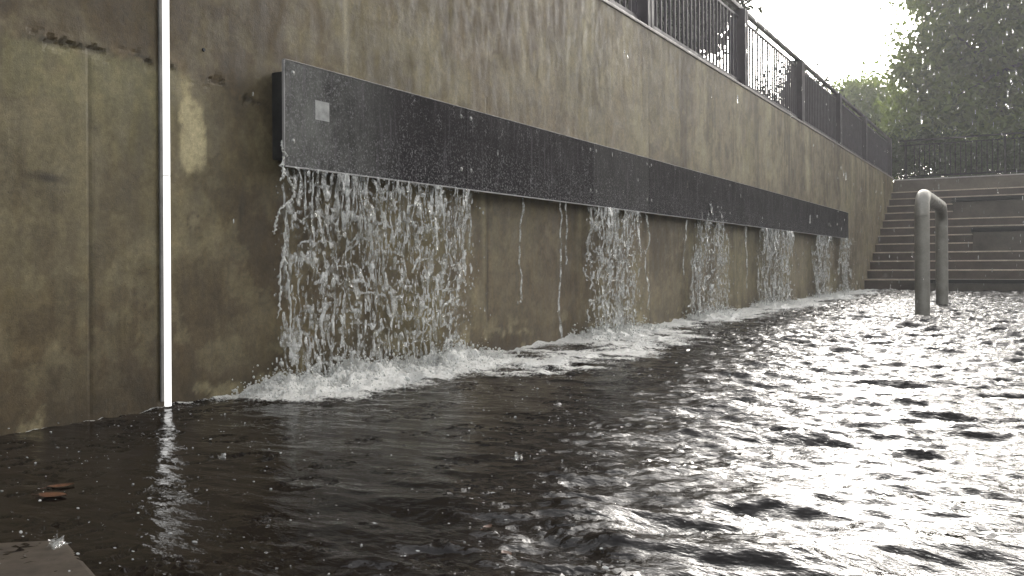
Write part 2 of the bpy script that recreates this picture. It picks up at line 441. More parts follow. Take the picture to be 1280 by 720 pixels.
FALLS = [(3.15, 4.86, 1.0), (6.68, 7.78, .8), (9.45, 10.65, .75), (12.1, 13.9, .7), (15.7, 16.95, .6), (18.1, 19.3, .6)]
def water():
    xs = np.concatenate([geom(-.02, 3.9, .0105, .013), [4.1, 4.5, 5, 6, 8, 11, 14, 17]])
    ys = np.concatenate([[-8, -5, -3, -1.5, -.5, .2], geom(.7, 22.2, .0095, .045), [24, 26]])
    X, Y = np.meshgrid(xs, ys, indexing='ij')
    fade = sst(4.6, 3.8, X) * sst(.2, .9, Y) * sst(22.4, 21.8, Y)
    r = np.random.default_rng(3)
    Z = np.zeros_like(X)
    # open chop: short crests running mostly across the view
    wx = X + .10 * (fbm(X * 1.3, Y * 1.3, 101, 3) - .5); wy = Y + .14 * (fbm(X * 1.3, Y * 1.3, 107, 3) - .5)
    chop = .16 + .95 * sst(1.45, 2.5, X + .10 * np.maximum(Y - 1.5, 0)) + .5 * sst(5, 9, Y)
    chop *= .7 + .6 * fbm(X * .8, Y * .8, 113, 3)
    for L in np.geomspace(.045, .62, 46):
        a = r.normal(R(95), R(25))
        k = 2 * math.pi / L; ph = r.uniform(0, 6.28)
        Z += .0155 * L ** .33 * .158 * np.sin(k * (wx * math.cos(a) + wy * math.sin(a)) + ph) * (1 + .22 * sst(1.9, 2.7, X) if L > .16 else .62 + .5 * sst(2.0, 6.0, Y)) * (.4 + 1.2 * vn(X / (3.5 * L) + ph, Y / (1.8 * L), int(ph * 99)))
    Z *= chop
    Z += (.008 * (fbm(X * 3.5, Y * 12, 131, 3) - .5) + .0035 * (fbm(X * 10, Y * 32, 137, 2) - .5)) * (.35 + chop * .75)
    Z += .015 * (fbm(X * 1.6, Y * 6.5, 139, 4) - .5) * sst(1.7, 2.6, X) * sst(6, 3, Y)
    # rings where drops land
    for q in range(800):
        yy = .9 + 7 * r.random() ** 1.5; xx = r.uniform(.1, 3.6)
        ix = np.searchsorted(xs, [xx - .13, xx + .13]); iy = np.searchsorted(ys, [yy - .13, yy + .13])
        sl = (slice(ix[0], ix[1]), slice(iy[0], iy[1]))
        rr = np.hypot(X[sl] - xx, Y[sl] - yy); R1 = r.uniform(.012, .075)
        Z[sl] += r.uniform(.0015, .0042) * np.cos((rr - R1) * 2 * math.pi / .022) * np.exp(-((rr - R1) / .017) ** 2)
    # churn below the falls
    foam = np.zeros_like(X)
    for a, b, s in FALLS:
        m = sst(a - .45, a + .1, Y) * sst(b + .6, b - .1, Y)
        w = .30 + .02 * a
        foam = np.maximum(foam, m * s * (np.exp(-(X / (w * 1.15)) ** 2) * 1.05 + .30 * np.exp(-X / (.75 + .04 * a))))
    foam = np.maximum(foam, np.exp(-X / .16) * .55 * sst(2.0, 3.0, Y))
    foam = np.maximum(foam, np.exp(-X / .02) * .5)
    foam = np.maximum(foam, (.60 * np.exp(-X / .8)) * sst(4.5, 7.5, Y))
    foam = np.maximum(foam, .50 * np.exp(-((X - .7) / .55) ** 2) * sst(3.2, 4.8, Y) * sst(8.5, 6.5, Y))
    tn = fbm(X * 4.5, Y * 4.5, 151, 5, .6)
    Z += foam ** 1.3 * (.14 * (tn - .34) + .050 * (ridge(X * 9 + tn, Y * 7, 155) - .6) + .05 * (fbm(X * 18, Y * 18, 157, 3, .6) - .5))
    streak = fbm(X * 3 + .6 * Y, Y * 8, 163, 4, .6)
    F_ = foam * (.30 + 1.15 * tn) * (.25 + 1.25 * streak)
    F_ = F_ + .10 * sst(.4, .2, X) * sst(2.6, 3.0, Y)
    Z *= fade
    Z = Z - .001
    nx, ny = X.shape
    V = np.stack([X, Y, Z], -1).reshape(-1, 3)
    i = np.arange((nx - 1) * ny).reshape(nx - 1, ny)[:, :-1].ravel()
    Fq = np.stack([i, i + ny, i + ny + 1, i + 1], -1)
    o = npmesh('water', V, Fq, M['water'], smooth=True, attr={'foam': F_.reshape(-1), 'chop': (chop * (.42 + .58 * sst(2.0, 6.0, Y))).reshape(-1)})
    tag(o, kind='structure')
    return xs, ys, Z, F_
WX, WY, WZ, WF = water()
def wz(x, y):
    i = np.clip(np.searchsorted(WX, x), 0, len(WX) - 1); j = np.clip(np.searchsorted(WY, y), 0, len(WY) - 1)
    return WZ[i, j]

# foam heaps, spray and rain on the surface: nobody could count them
def foam_spray():
    r = np.random.default_rng(5); P = []; Rd = []
    for a, b, s in FALLS:
        n = int(2600 * (b - a) * s / (1 + .05 * a))
        y = r.uniform(a - .22, b + .3, n); x = np.abs(r.normal(.10, .16, n)) + .01
        hgt = np.abs(r.exponential(.024, n)) * np.exp(-x * 2)
        z = wz(x, y) + hgt
        P.append(np.stack([x, y, z], 1)); Rd.append(np.clip(r.lognormal(-5.9, .5, n), .0012, .009) * (1 + .03 * a))
    P = np.concatenate(P); Rd = np.concatenate(Rd)
    st = np.stack([r.uniform(.8, 1.4, len(P)), r.uniform(.8, 1.5, len(P)), r.uniform(.7, 1.8, len(P))], 1)
    V, Fc = blobs(P, Rd, st)
    tag(npmesh('spray', V, Fc, M['foam'], smooth=True), 'white spray and foam beads boiling where the falls meet the pool', 'spray', kind='stuff')
    # drops thrown back up by the rain all over the pool
    n = 11500
    y = .9 + 15 * r.random(n) ** 1.9; x = r.uniform(.02, 3.7, n)
    keep = r.random(n) < .35 + .65 * fbm(x * 1.2, y * 1.2, 201, 3)
    x, y = x[keep], y[keep]; n = len(x)
    z = wz(x, y) + np.where(r.random(n) < .3, r.exponential(.02, n), 0)
    P = np.stack([x, y, z], 1); rd = np.clip(r.lognormal(-6.65, .6, n), .0005, .0038) * (1 + .07 * y)
    st = np.stack([r.uniform(.8, 2.6, n), r.uniform(.6, 1.3, n), r.uniform(.25, 1.1, n)], 1)
    V, Fc = blobs(P, rd, st)
    tag(npmesh('rain_splashes', V, Fc, M['fall'], smooth=True), 'tiny bubbles and bouncing drops scattered over the dark pool', 'rain splash', kind='stuff')
    # falling rain
    n = 900
    y = 2.5 + 16 * r.random(n) ** .8; x = r.uniform(.3, 4.2, n); z = r.uniform(.2, 6, n)
    P = np.stack([x, y, z], 1); rd = r.uniform(.0014, .0026, n) * (1 + .08 * y)
    st = np.stack([np.ones(n), np.ones(n), r.uniform(3, 9, n)], 1)
    V, Fc = blobs(P, rd, st)
    tag(npmesh('rain', V, Fc, M['fall_far'], smooth=True), 'falling raindrops in the air over the pool', 'rain', kind='stuff')
foam_spray()

# ------------------------------------------------------------------ falling water
def sheet(fn, y0, y1, z0, z1, res, x0, seed, depth=.008):
    """closed blobs of water: thickness fn(Y, Z) > 0 keeps the water, the rest is open air"""
    ys = np.arange(y0, y1, res); zs = np.arange(z0, z1, res * 1.1)
    Y, Z = np.meshgrid(ys, zs, indexing='ij')
    T = fn(Y, Z)
    X = x0 + .045 * (fbm(Y * 5, Z * 3, seed + 900, 3) - .5) * 2
    t = np.sqrt(np.clip(T, 0, 1)) * depth
    ny, nz = Y.shape; on = T > 0
    i0 = np.arange(ny * nz).reshape(ny, nz)
    q = (on[:-1, :-1].astype(int) + on[1:, :-1] + on[1:, 1:] + on[:-1, 1:]) >= 1
    a = i0[:-1, :-1][q]; b = i0[1:, :-1][q]; c = i0[1:, 1:][q]; d = i0[:-1, 1:][q]
    N = ny * nz
    VF = np.stack([X + t, Y, Z], -1).reshape(-1, 3); VB = np.stack([X - t, Y, Z], -1).reshape(-1, 3)
    bi = np.where(on.ravel(), np.arange(N) + N, np.arange(N))      # the rim is shared: each blob is closed
    Fq = np.concatenate([np.stack([a, b, c, d], -1), np.stack([bi[d], bi[c], bi[b], bi[a]], -1)])
    V = np.concatenate([VF, VB])
    used = np.unique(Fq); mp = np.zeros(len(V), np.int64); mp[used] = np.arange(len(used))
    return V[used], mp[Fq]

def join(parts):
    V = []; F = []; n = 0
    for v, f in parts:
        V.append(v); F.append(f + n); n += len(v)
    return np.concatenate(V), F

def strand(Y, Z, c, w, seed, br=.35):
    """a wandering string of water with beads and breaks"""
    cc = c + .035 * (fbm(Z * 3.2, Z * 0, seed, 3) - .5) * 2
    ww = w * (.35 + 1.3 * vn(Z * 26, Z * 0, seed + 1))
    gap = sst(br - .12, br + .05, vn(Z * 7, Z * 0, seed + 2)) 
    return 1 - np.abs(Y - cc) / (ww * gap + 1e-5)

def curtain(name, label, a, b, top, seed, res, dens=1.0, layers=3, extra=None, shape=None, mat='fall', spray=500, bs=1.0, group='sheets of water falling from the spillway'):
    parts = []
    for L in range(layers):
        sd = seed + 37 * L
        def fn(Y, Z):
            u = sst(a - .02, a + .05, Y + (.03 + .10 * sst(.15, .7, (top - Z) / top)) * (fbm(Z * 5, Z * 0, sd, 3) - .5)) * sst(b + .02, b - .05, Y + (.04 + .12 * sst(.15, .7, (top - Z) / top)) * (fbm(Z * 5, Z * 0, sd + 1, 3) - .5))
            if shape is not None: u = u * shape(Y, Z)
            drop = sst(0, 1.0, (top - Z) / max(top, .1))
            wy = Y + .085 * (fbm(Y * 5 * bs, Z * 4 * bs, sd + 5, 3) - .5); wzz = Z + .12 * (fbm(Y * 4 * bs, Z * 3 * bs, sd + 7, 3) - .5)
            s = bs
            big = fbm(Y * 3.5, Z * 2.4, sd + 23, 3)
            fleck = vn(wy * 50 * s, wzz * 24 * s, sd + 19)
            thick = .075 * dens * (big - .42) * 2
            if L == 0:
                f = np.maximum(ridge(wy * 8.5 * s, wzz * 5.2 * s, sd + 11), ridge(wy * 15 * s, wzz * 7.5 * s, sd + 13))
                T = (f - .942 + thick) * 7 + (fleck - .55) * .8
            elif L == 1:
                f = ridge(wy * 21 * s, wzz * 8.5 * s, sd + 15)
                T = (f - .925 + thick) * 6 + (fleck - .60) * 1.3
            else:
                f = ridge(wy * 31 * s, Z * 2.6 * s, sd + 17)
                T = (f - .82 - .16 * sst(.0, .42, drop) + thick) * 5 + (fleck - .55) * .9
            T = T - (1 - u) * 8
            T = np.maximum(T, np.where(u > .5, (fleck - .88) * 4, -1))
            return np.clip(T, -1, 1)
        parts.append(sheet(fn, a - .06, b + .06, -.02, top, res, .075 + .045 * L, sd))
    if extra:
        (ya, yb, lst) = extra
        def fe(Y, Z):
            T = np.full(Y.shape, -1.0)
            for (c, w, z1, z0, sd) in lst:
                T = np.maximum(T, np.where((Z < z1) & (Z > z0), strand(Y, Z, c, w, sd), -1))
            return T
        parts.append(sheet(fe, ya, yb, 0, top + .02, res * .8, .11, seed + 700, .008))
    r = np.random.default_rng(seed)
    n = spray
    if n:
        y = r.uniform(a - .04, b + .04, n); z = top * r.random(n) ** .9; x = r.uniform(.04, .26, n)
        if shape is not None:
            k = shape(y, z) > .5; y, z, x = y[k], z[k], x[k]; n = len(y)
        rd = np.clip(r.lognormal(-6.0, .4, n), .0012, .006) * (1 + .05 * a)
        v, f = blobs(np.stack([x, y, z], 1), rd, np.stack([np.ones(n), np.ones(n), r.uniform(1, 3.2, n)], 1))
    V, Fl = join(parts)
    if n:
        Fl.append(f + len(V)); V = np.concatenate([V, v])
    o = npmesh(name, V, Fl, M[mat], smooth=True)
    return tag(o, label, 'waterfall', group)

PB = 1.118
# edge string that breaks away to the near side of the first sheet
def side_jet():
    m = MB()
    def string(pts, r0, sd, n=60):
        P = []; k = len(pts); rr = np.random.default_rng(sd)
        for s in np.linspace(0, k - 1.001, n):
            i = int(s); f = s - i
            p = [pts[min(max(i + d, 0), k - 1)] for d in (-1, 0, 1, 2)]
            p = [np.array(q) for q in p]
            P.append(.5 * ((2 * p[1]) + (-p[0] + p[2]) * f + (2 * p[0] - 5 * p[1] + 4 * p[2] - p[3]) * f * f + (-p[0] + 3 * p[1] - 3 * p[2] + p[3]) * f ** 3))
        P = np.array(P); P += rr.normal(0, .0035, P.shape)
        rad = r0 * .72 * (.3 + 1.3 * rr.random(n)) * np.where(rr.random(n) < .08, .2, 1)
        m.tube([tuple(q) for q in P], list(rad), 7)
    string([(.14, 3.165, 1.16), (.16, 3.135, 1.10), (.17, 3.175, 1.04), (.17, 3.20, .98), (.16, 3.17, .92), (.15, 3.16, .80), (.15, 3.155, .66), (.14, 3.19, .55), (.14, 3.205, .42), (.13, 3.21, .25)], .0075, 1, 90)
    string([(.15, 3.15, 1.13), (.19, 3.11, 1.06), (.20, 3.08, 1.035)], .006, 2, 20)
    string([(.17, 3.19, .95), (.2, 3.12, .92), (.22, 3.06, .89), (.23, 3.02, .83), (.23, 3.01, .78)], .006, 3, 40)
    string([(.15, 3.15, .66), (.18, 3.11, .645), (.19, 3.085, .60), (.19, 3.085, .50), (.19, 3.07, .38)], .006, 4, 46)
    string([(.16, 3.17, 1.16), (.14, 3.155, 1.20), (.13, 3.17, 1.24)], .006, 5, 14)
    o = m.build('stray_jet', M['foam'], None, True)
    tag(o, 'thin ragged string of water breaking away at the open end of the metal plate', 'water jet')
side_jet()

curtain('waterfall', 'widest curtain of water, pouring below the plate with the pale sticker', 3.18, 4.86, PB, 11, .0040, 1.2, 3,
        extra=(4.70, 4.98, [(4.82, .009, 1.12, .55, 3), (4.87, .007, 1.12, .72, 4)]), spray=900)
def narrow(c, w, sd):
    return lambda Y, Z: sst(w + .03, w - .03, np.abs(Y - c - .05 * (fbm(Z * 3, Z * 0, sd, 3) - .5)))
curtain('waterfall', 'second curtain of water from the sticker end, below the speckled grey plate', 6.70, 7.74, PB, 211, .0062, 1.5, 3,
        spray=420, bs=.9, mat='fall')
def burst(Y, Z):
    d = np.clip((1.36 - Z) / 1.36, 0, 1)
    c1 = 9.80 - .20 * d; c2 = 10.25 + .12 * d
    w = .10 + .30 * d ** .8
    g = np.maximum(sst(w + .04, w - .04, np.abs(Y - c1)), sst(w * .8 + .04, w * .8 - .04, np.abs(Y - c2)))
    return g * np.where(Z > 1.13, (np.abs(np.hypot(Y - 10.08, (Z - 1.13) * 1.3) - .26) < .07), 1)
curtain('waterfall', 'bursting fall whose two arcs leap up in front of the metal plates', 9.3, 10.85, 1.40, 311, .0075, 1.6, 3, shape=burst, spray=700, bs=.8, mat='fall_far')
curtain('waterfall', 'wide distant curtain of water midway between the bursting fall and the stairs', 12.12, 13.9, PB, 411, .010, 2.0, 3, spray=420, bs=.62, mat='fall_far')
curtain('waterfall', 'slim distant fall, last but one before the stairs', 15.72, 16.95, PB, 511, .012, 1.8, 3, spray=260, bs=.55, mat='fall_far')
curtain('waterfall', 'farthest fall, spilling at the end of the metal plates beside the stairs', 18.1, 19.0, PB, 611, .013, 2.2, 3, spray=220, bs=.5, mat='fall_far')

def trickle(label, c, w, z1, z0, seed):
    def fe(Y, Z):
        cc = c + .06 * (fbm(Z * 3.6, Z * 0, seed, 4, .6) - .5) * 2 + .022 * (vn(Z * 13, Z * 0, seed + 4) - .5)
        ww = w * (.28 + 1.3 * vn(Z * 26, Z * 0, seed + 1) * vn(Z * 5, Z * 0, seed + 3))
        return np.where((Z < z1) & (Z > z0), 1 - np.abs(Y - cc) / ww, -1)
    V, Fq = sheet(fe, c - .12, c + .12, 0, PB, .0032, .12, seed, .008)
    o = npmesh('water_trickle', V, Fq, M['fall_far'], smooth=True)
    tag(o, label, 'water trickle', 'thin trickles between the falls')
trickle('thin trickle nearest the widest curtain of water', 5.55, .012, 1.12, .35, 51)
trickle('longest thin trickle, just before the second curtain of water', 6.16, .016, 1.12, .04, 61)
trickle('short thin trickle close beside the longest thin trickle', 6.26, .012, 1.12, .62, 62)
trickle('thin trickle running down close beside the second curtain of water', 7.95, .015, 1.12, .2, 31)
trickle('faint thin trickle hanging just before the bursting fall', 9.02, .018, 1.12, .5, 71)
trickle('faint thin trickle between the bursting fall and the wide distant curtain', 11.45, .022, 1.12, .3, 73)

# ------------------------------------------------------------------ spillway plates on the wall
def spillway():
    root = empty('spillway', (0, 3.17, 1.12))
    inv = lambda m, name, mat, par=root, smooth=False: _loc(m, name, mat, par, smooth)
    def _loc(m, name, mat, par, smooth):
        o = m.build(name, mat, par, smooth)
        if par is root: o.location = (0, -3.17, -1.12)
        return o
    tag(root, 'long dark metal spillway box along the wall with water pouring out below', 'spillway')
    seams = [3.17, 4.79, 6.73, 7.99, 10.7, 13.4, 16.1, 18.82]
    for i in range(len(seams) - 1):
        a, b = seams[i] + .002, seams[i + 1] - .002
        pl = inv(MB().box((.13, a, 1.121), (.142, b, 1.640), .0015), 'face_plate', M['panel'])
        m = MB().box((.128, a, 1.113), (.1445, b, 1.1195), .001); m.build('drip_edge', M['edge'], pl)
        m = MB().box((.129, a, 1.6415), (.1435, b, 1.6455), .001); m.build('top_edge', M['coping'], pl)
        if i == 0:
            m = MB().box((.128, a - .006, 1.121), (.143, a - .001, 1.640), .001); m.build('end_edge', M['edge'], pl)
            m = MB().box((.1425, 3.385, 1.375), (.1435, 3.49, 1.475)); m.build('sticker', M['patch'], pl)
        ybs = [a + .055, b - .055] if i < 4 else []
        for yb in ybs:
            for zb in (1.583, 1.243):
                m = MB()
                m.lathe([(.0, .004), (.005, .004), (.0065, .002), (.007, 0)], (0, 0, 0), 14)
                m.lathe([(.007, .0012), (.0135, .0012), (.014, 0)], (0, 0, 0), 18)
                o = m.build('bolt', M['bolt'], pl, True); o.rotation_euler = (0, R(90), 0); o.location = (.1422, yb, zb)
    inv(MB().box((.004, 3.22, 1.16), (.105, 18.78, 1.60), .004), 'trough', M['dark'])
    for y in (3.26, 4.79, 6.73, 7.99, 10.7, 13.4, 16.1, 18.7):
        inv(MB().box((.1052, y - .02, 1.2), (.1298, y + .02, 1.56)), 'bracket', M['dark'])
spillway()

# ------------------------------------------------------------------ light line
def light_line():
    root = empty('light_tube', (0, 2.566, 0))
    tag(root, 'glowing white vertical light tube fixed to the stained wall', 'light')
    MB().box((.006, -.021, .03), (.016, .021, 2.95), .002).build('channel', M['channel'], root)
    for a, b in ((.01, 1.0195), (1.0225, 2.94)):
        m = MB().tube([(.033, 0, a), (.033, 0, b)], .0148, 16); m.build('diffuser', M['emit'], root, True)
    MB().tube([(.033, 0, 1.0190), (.033, 0, 1.0230)], .0146, 16).build('joint_collar', M['coping'], root, True)
light_line()

# ------------------------------------------------------------------ railings
def railing(name, label, axis, s0, s1, posts, z0, off, pitch, mat='fence', pw=.085, pd=.10):
    """axis 'y' runs along the wall, 'x' across the back"""
    root = empty(name, (off, s0, z0) if axis == 'y' else (s0, off, z0))
    tag(root, label, 'railing')
    def P(a, b, h0, h1, d0, d1, bev=0):
        if axis == 'y': return MB().box((d0, a - s0, h0), (d1, b - s0, h1), bev)
        return MB().box((a - s0, d0, h0), (b - s0, d1, h1), bev)
    P(s0, s1, 1.06, 1.115, -.035, .035, .008).build('top_rail', M[mat], root)
    P(s0, s1, .94, .97, -.012, .012).build('upper_rail', M[mat], root)
    P(s0, s1, .055, .10, -.02, .02).build('bottom_rail', M[mat], root)
    for p in posts:
        m = P(p - pw, p - .012, 0, 1.0595, -pd, pd, .004)
        q = P(p + .012, p + pw, 0, 1.0595, -pd, pd, .004); m.add(np.concatenate(q.V), [tuple(f) for k in q.F.values() for f in k])
        q = P(p - .0119, p + .0119, .0, 1.05, -.05, .05); m.add(np.concatenate(q.V), [tuple(f) for k in q.F.values() for f in k])
        m.build('post', M[mat], root)
    c = []
    s = s0 + pitch
    while s < s1 - .02:
        if all(abs(s - p) > .11 for p in posts): c.append(s)
        s += pitch
    proto = None
    for i, s in enumerate(c[:99]):
        if proto is None:
            proto = P(s0 - .010, s0 + .010, .1002, .9398, -.013, .013).build('picket', M[mat], root); o = proto
        else:
            o = proto.copy(); COL.objects.link(o); o.parent = root
        o.location = (0, s - s0, 0) if axis == 'y' else (s - s0, 0, 0)
    if len(c) > 99:
        m = MB()
        for s in c[99:]:
            q = P(s - .010, s + .010, .1002, .9398, -.013, .013); m.add(np.concatenate(q.V), [tuple(f) for k in q.F.values() for f in k])
        tag(m.build('far_pickets', M[mat], root), kind='stuff')
railing('wall_railing', 'flare tinted plum steel railing along the top of the tall retaining wall', 'y', 4.9, 26.7, [5.0, 8.43, 11.95, 15.43, 18.92, 22.2, 26.5], WT + .036, -.10, .14)
railing('terrace_railing', 'thin dark railing on the back wall above the stairs, in front of the trees', 'x', .15, 9.0, [.3, 2.75, 5.2, 7.65], 2.972, 27.05, .128, 'fence_back', .03, .03)

# ------------------------------------------------------------------ stairs, seats, back wall
def stairs():
    root = empty('staircase', (0, 21.7, 0))
    tag(root, 'wide wet concrete staircase rising from the far end of the pool', 'staircase')
    for k in range(12):
        y0 = .427 * k; z1 = .25 + .212 * k; zb = -.5 if k == 0 else z1 - .42
        y1 = y0 + .427 + (.1 if k < 11 else .0)
        st = MB().box((.004, y0, zb), (11, y1 if k < 11 else y0 + .5, z1 - .030)).build('step', M['step'], root)
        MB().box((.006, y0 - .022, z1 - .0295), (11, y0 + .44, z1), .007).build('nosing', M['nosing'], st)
stairs()
def seat(label, x0, y0, y1, z0, z1, cap):
    root = empty('seat_block', (x0, y0, z0))
    tag(root, label, 'seat', 'concrete seat blocks on the stairs')
    MB().box((0, 0, 0), (11.3 - x0, y1 - y0, z1 - z0 - cap), .01).build('base', M['block'], root)
    MB().box((-.03, -.05, z1 - z0 - cap + .003), (11.3 - x0, y1 - y0, z1 - z0), .008).build('seat_slab', M['slab'], root)
seat('lowest seat block with black slab, at the foot of the stairs by the water', 1.15, 21.30, 21.66, -.5, .252, .085)
seat('middle seat block with black slab, halfway up the stairs', 2.15, 23.36, 24.25, .888, 1.43, .095)
seat('topmost seat block with black slab, below the back wall', 1.62, 25.07, 26.0, 1.736, 2.265, .10)
def back_wall():
    root = empty('back_wall', (0, 26.9, 2.0)); tag(root, 'low concrete wall closing the top of the stairs, below the thin railing', 'wall')
    MB().box((.004, 0, -2.6), (11.3, .36, .935), .006).build('wall_body', M['back'], root)
    MB().box((.0, -.015, .938), (11.3, .375, .968), .006).build('coping', M['coping'], root)
back_wall()

# ------------------------------------------------------------------ steel hoop standing in the water
def hoop():
    root = empty('hoop_rail', (2.2, 11.5, 0))
    tag(root, 'thick brushed steel hoop rail standing in the flooded pool', 'handrail')
    L = 2.72; Ht = 1.43; rr = .26; r = .083
    MB().tube([(0, 0, -.5), (0, 0, Ht - rr)], r, 24, False).build('leg', M['steel'], root, True)
    MB().tube([(0, L, -.5), (0, L, Ht - rr)], r, 24, False).build('leg', M['steel'], root, True)
    pts = [(0, rr - rr * math.cos(a), Ht - rr + rr * math.sin(a)) for a in np.linspace(0, math.pi / 2, 12)]
    pts += [(0, L - rr + rr * math.sin(a), Ht - rr + rr * math.cos(a)) for a in np.linspace(0, math.pi / 2, 12)]
    MB().tube(pts, r, 24, False).build('top_bar', M['steel'], root, True)
hoop()

# ------------------------------------------------------------------ near details in the water
def ledge():
    pts = [(1.40, 1.205), (1.435, 1.195), (1.68, 1.098), (1.62, .70), (.9, .62), (.9, .86), (1.29, 1.118)]
    m = MB(); n = len(pts); z0, z1, z2 = -.5, .0, .002
    c = np.mean(pts, 0)
    ins = [tuple(np.array(p) + (c - np.array(p)) * .03) for p in pts]
    V = [(x, y, z0) for x, y in pts] + [(x, y, z1) for x, y in pts] + [(x, y, z2) for x, y in ins]
    Fc = [(i, (i + 1) % n, n + (i + 1) % n, n + i)[::-1] for i in range(n)] + [(n + i, n + (i + 1) % n, 2 * n + (i + 1) % n, 2 * n + i)[::-1] for i in range(n)]
    Fc += [tuple(2 * n + i for i in range(n))[::-1]]
    m.add(V, Fc); o = m.build('stone_ledge', M['ledge'])
    tag(o, 'smooth grey brown stone ledge just breaking the dark water', 'ledge')
ledge()
def crown(label, x, y, s, seed, z=None):
    r = np.random.default_rng(seed)
    ph = r.uniform(0, 6.28, 3)
    wob = lambda i, a: 1 + (.05 + .05 * i) * (math.sin(3 * a + ph[0]) + .6 * math.sin(5 * a + ph[1]) + .4 * math.sin(9 * a + ph[2]))
    z = float(wz(np.array([x]), np.array([y]))[0]) if z is None else z
    m = MB()
    m.lathe([(.0, .003), (.010, .002), (.0125, .008), (.014, .015), (.0175, .022), (.0185, .0225), (.0165, .015), (.0155, .008), (.018, .002), (.028, -.002)], (0, 0, 0), 26, wob)
    k = 9
    P = np.stack([r.normal(0, .016, k), r.normal(0, .016, k), r.uniform(.018, .042, k)], 1)
    v, f = blobs(P, r.uniform(.0012, .0035, k)); m.add(v, [tuple(q) for q in f])
    m.V = [q * s * np.array([1, 1, .8]) for q in m.V]
    o = m.build('splash_crown', M['clear'], None, True); o.location = (x, y, z - .002)
    tag(o, label, 'splash', 'crowns of water thrown up by raindrops')
crown('large splash crown rising at the corner of the stone ledge', 1.43, 1.17, .7, 1, .004)
crown('splash crown on dark water straight out from the white light tube', 1.03, 1.99, .6, 2)
crown('splash crown on dark water out from the widest curtain of water', 1.87, 2.46, .6, 3)
def leaf(label, x, y, rz, s, curl):
    V = []; Fc = []
    n = 9
    for i in range(n):
        u = i / (n - 1); w = math.sin(math.pi * u) ** .8 * .32 * (1 - .25 * u) + .01
        for k, q in enumerate((-1, 0, 1)):
            V.append(((u - .5) * s, q * w * s, .004 + curl * s * (abs(q) * .25 + (u - .5) ** 2)))
    top = len(V); V += [(a, b, c - .0012) for a, b, c in V]
    for i in range(n - 1):
        for k in (0, 1):
            a = i * 3 + k; Fc.append((a, a + 3, a + 4, a + 1)); Fc.append((top + a + 1, top + a + 4, top + a + 3, top + a))
    m = MB().add(V, Fc); m.tube([(-.5 * s, 0, .004), (-.78 * s, .03 * s, .003)], .0012, 6)
    o = m.build('fallen_leaf', M['dead'], None, True); o.location = (x, y, float(wz(np.array([x]), np.array([y]))[0])); o.rotation_euler = (0, 0, rz)
    tag(o, label, 'leaf', 'soaked leaves floating on the pool')
leaf('larger soaked orange leaf drifting near the foot of the wall', 1.02, 1.42, R(20), .085, .08)
leaf('curled brown leaf drifting between the wall and the stone ledge', .93, 1.50, R(60), .07, .12)
leaf('small flat brown leaf on open dark water in the middle of the pool', 2.33, 1.62, R(-30), .035, .2)
leaf('small orange leaf floating close to the splash out from the widest curtain', 2.20, 1.75, R(80), .03, .3)

# ------------------------------------------------------------------ trees and shrubs
def leaves(ell, n, size, seed, clump=.38, nper=130):
    r = np.random.default_rng(seed)
    vol = np.array([e[3] * e[4] * e[5] for e in ell]) ** .8
    nc = n // nper
    k = r.choice(len(ell), nc, p=vol / vol.sum())
    E = np.array(ell)[k]
    d = r.normal(size=(nc, 3)); d /= np.linalg.norm(d, axis=1)[:, None]
    rad = r.uniform(.25, 1.08, nc) ** .5
    C = E[:, :3] + d * rad[:, None] * E[:, 3:]
    sz = clump * r.uniform(.55, 1.35, nc)
    P = np.repeat(C, nper, 0) + r.normal(size=(nc * nper, 3)) * np.repeat(sz, nper)[:, None] * np.array([1, 1, .7])
    N = len(P)
    a = r.normal(size=(N, 3)); a /= np.linalg.norm(a, axis=1)[:, None]
    b = r.normal(size=(N, 3)); b -= a * (a * b).sum(1)[:, None]; b /= np.linalg.norm(b, axis=1)[:, None]
    s = size * r.uniform(.6, 1.3, N)[:, None]
    V = np.stack([P - a * s, P + b * s * .45, P + a * s, P - b * s * .45], 1)
    nrm = np.cross(a, b)
    V[:, 1] += nrm * s * .15; V[:, 3] += nrm * s * .15
    return V.reshape(-1, 3), np.arange(N * 4).reshape(-1, 4), C
def tree(name, label, base, trunk_top, rad, ell, n, size, leafm, seed, cat='tree', group=None, clump=.38, limbs=14):
    root = empty(name, base); tag(root, label, cat, group)
    b = Vector(base); r = np.random.default_rng(seed)
    V, Fq, C = leaves([tuple(np.array(e[:3]) - np.array(base)) + tuple(e[3:]) for e in ell], n, size, seed, clump)
    npmesh('crown', V, Fq, leafm, root)
    m = MB(); t = Vector(trunk_top) - b
    pts = [(0, 0, -.1)] + [tuple(t * f + Vector((r.normal(0, .05), r.normal(0, .05), 0))) for f in (.25, .5, .75, 1)]
    m.tube(pts, [rad * q for q in (1.35, 1, .85, .7, .45)], 10)
    for q in range(limbs):
        e = Vector(C[r.integers(len(C))]); s = t * r.uniform(.45, 1.0); mid = (s + e) / 2 + Vector((0, 0, r.uniform(.0, .5)))
        m.tube([tuple(s), tuple(mid), tuple(e)], [rad * .38, rad * .22, rad * .06], 6)
    m.build('trunk', M['bark'], root, True)
G = 2.93
tree('broadleaf_tree', 'big dark leafy tree towering behind the thin back railing', (3.9, 38, G), (3.8, 38, 9), .32,
     [(4.0, 38, 10.2, 4.6, 3.5, 3.6), (2.4, 37.5, 8.2, 3.4, 2.6, 2.7), (.6, 38, 7.6, 2.0, 2, 1.9), (1.6, 38, 11.2, 2.4, 2, 2.0), (6.5, 38, 8, 3.4, 3, 3.2), (3, 37, 5.9, 4.2, 2, 1.8), (.1, 38, 5.6, 2.0, 2, 1.6)], 70000, .15, M['leafA'], 1, clump=.46, limbs=24, group='trees beyond the railings')
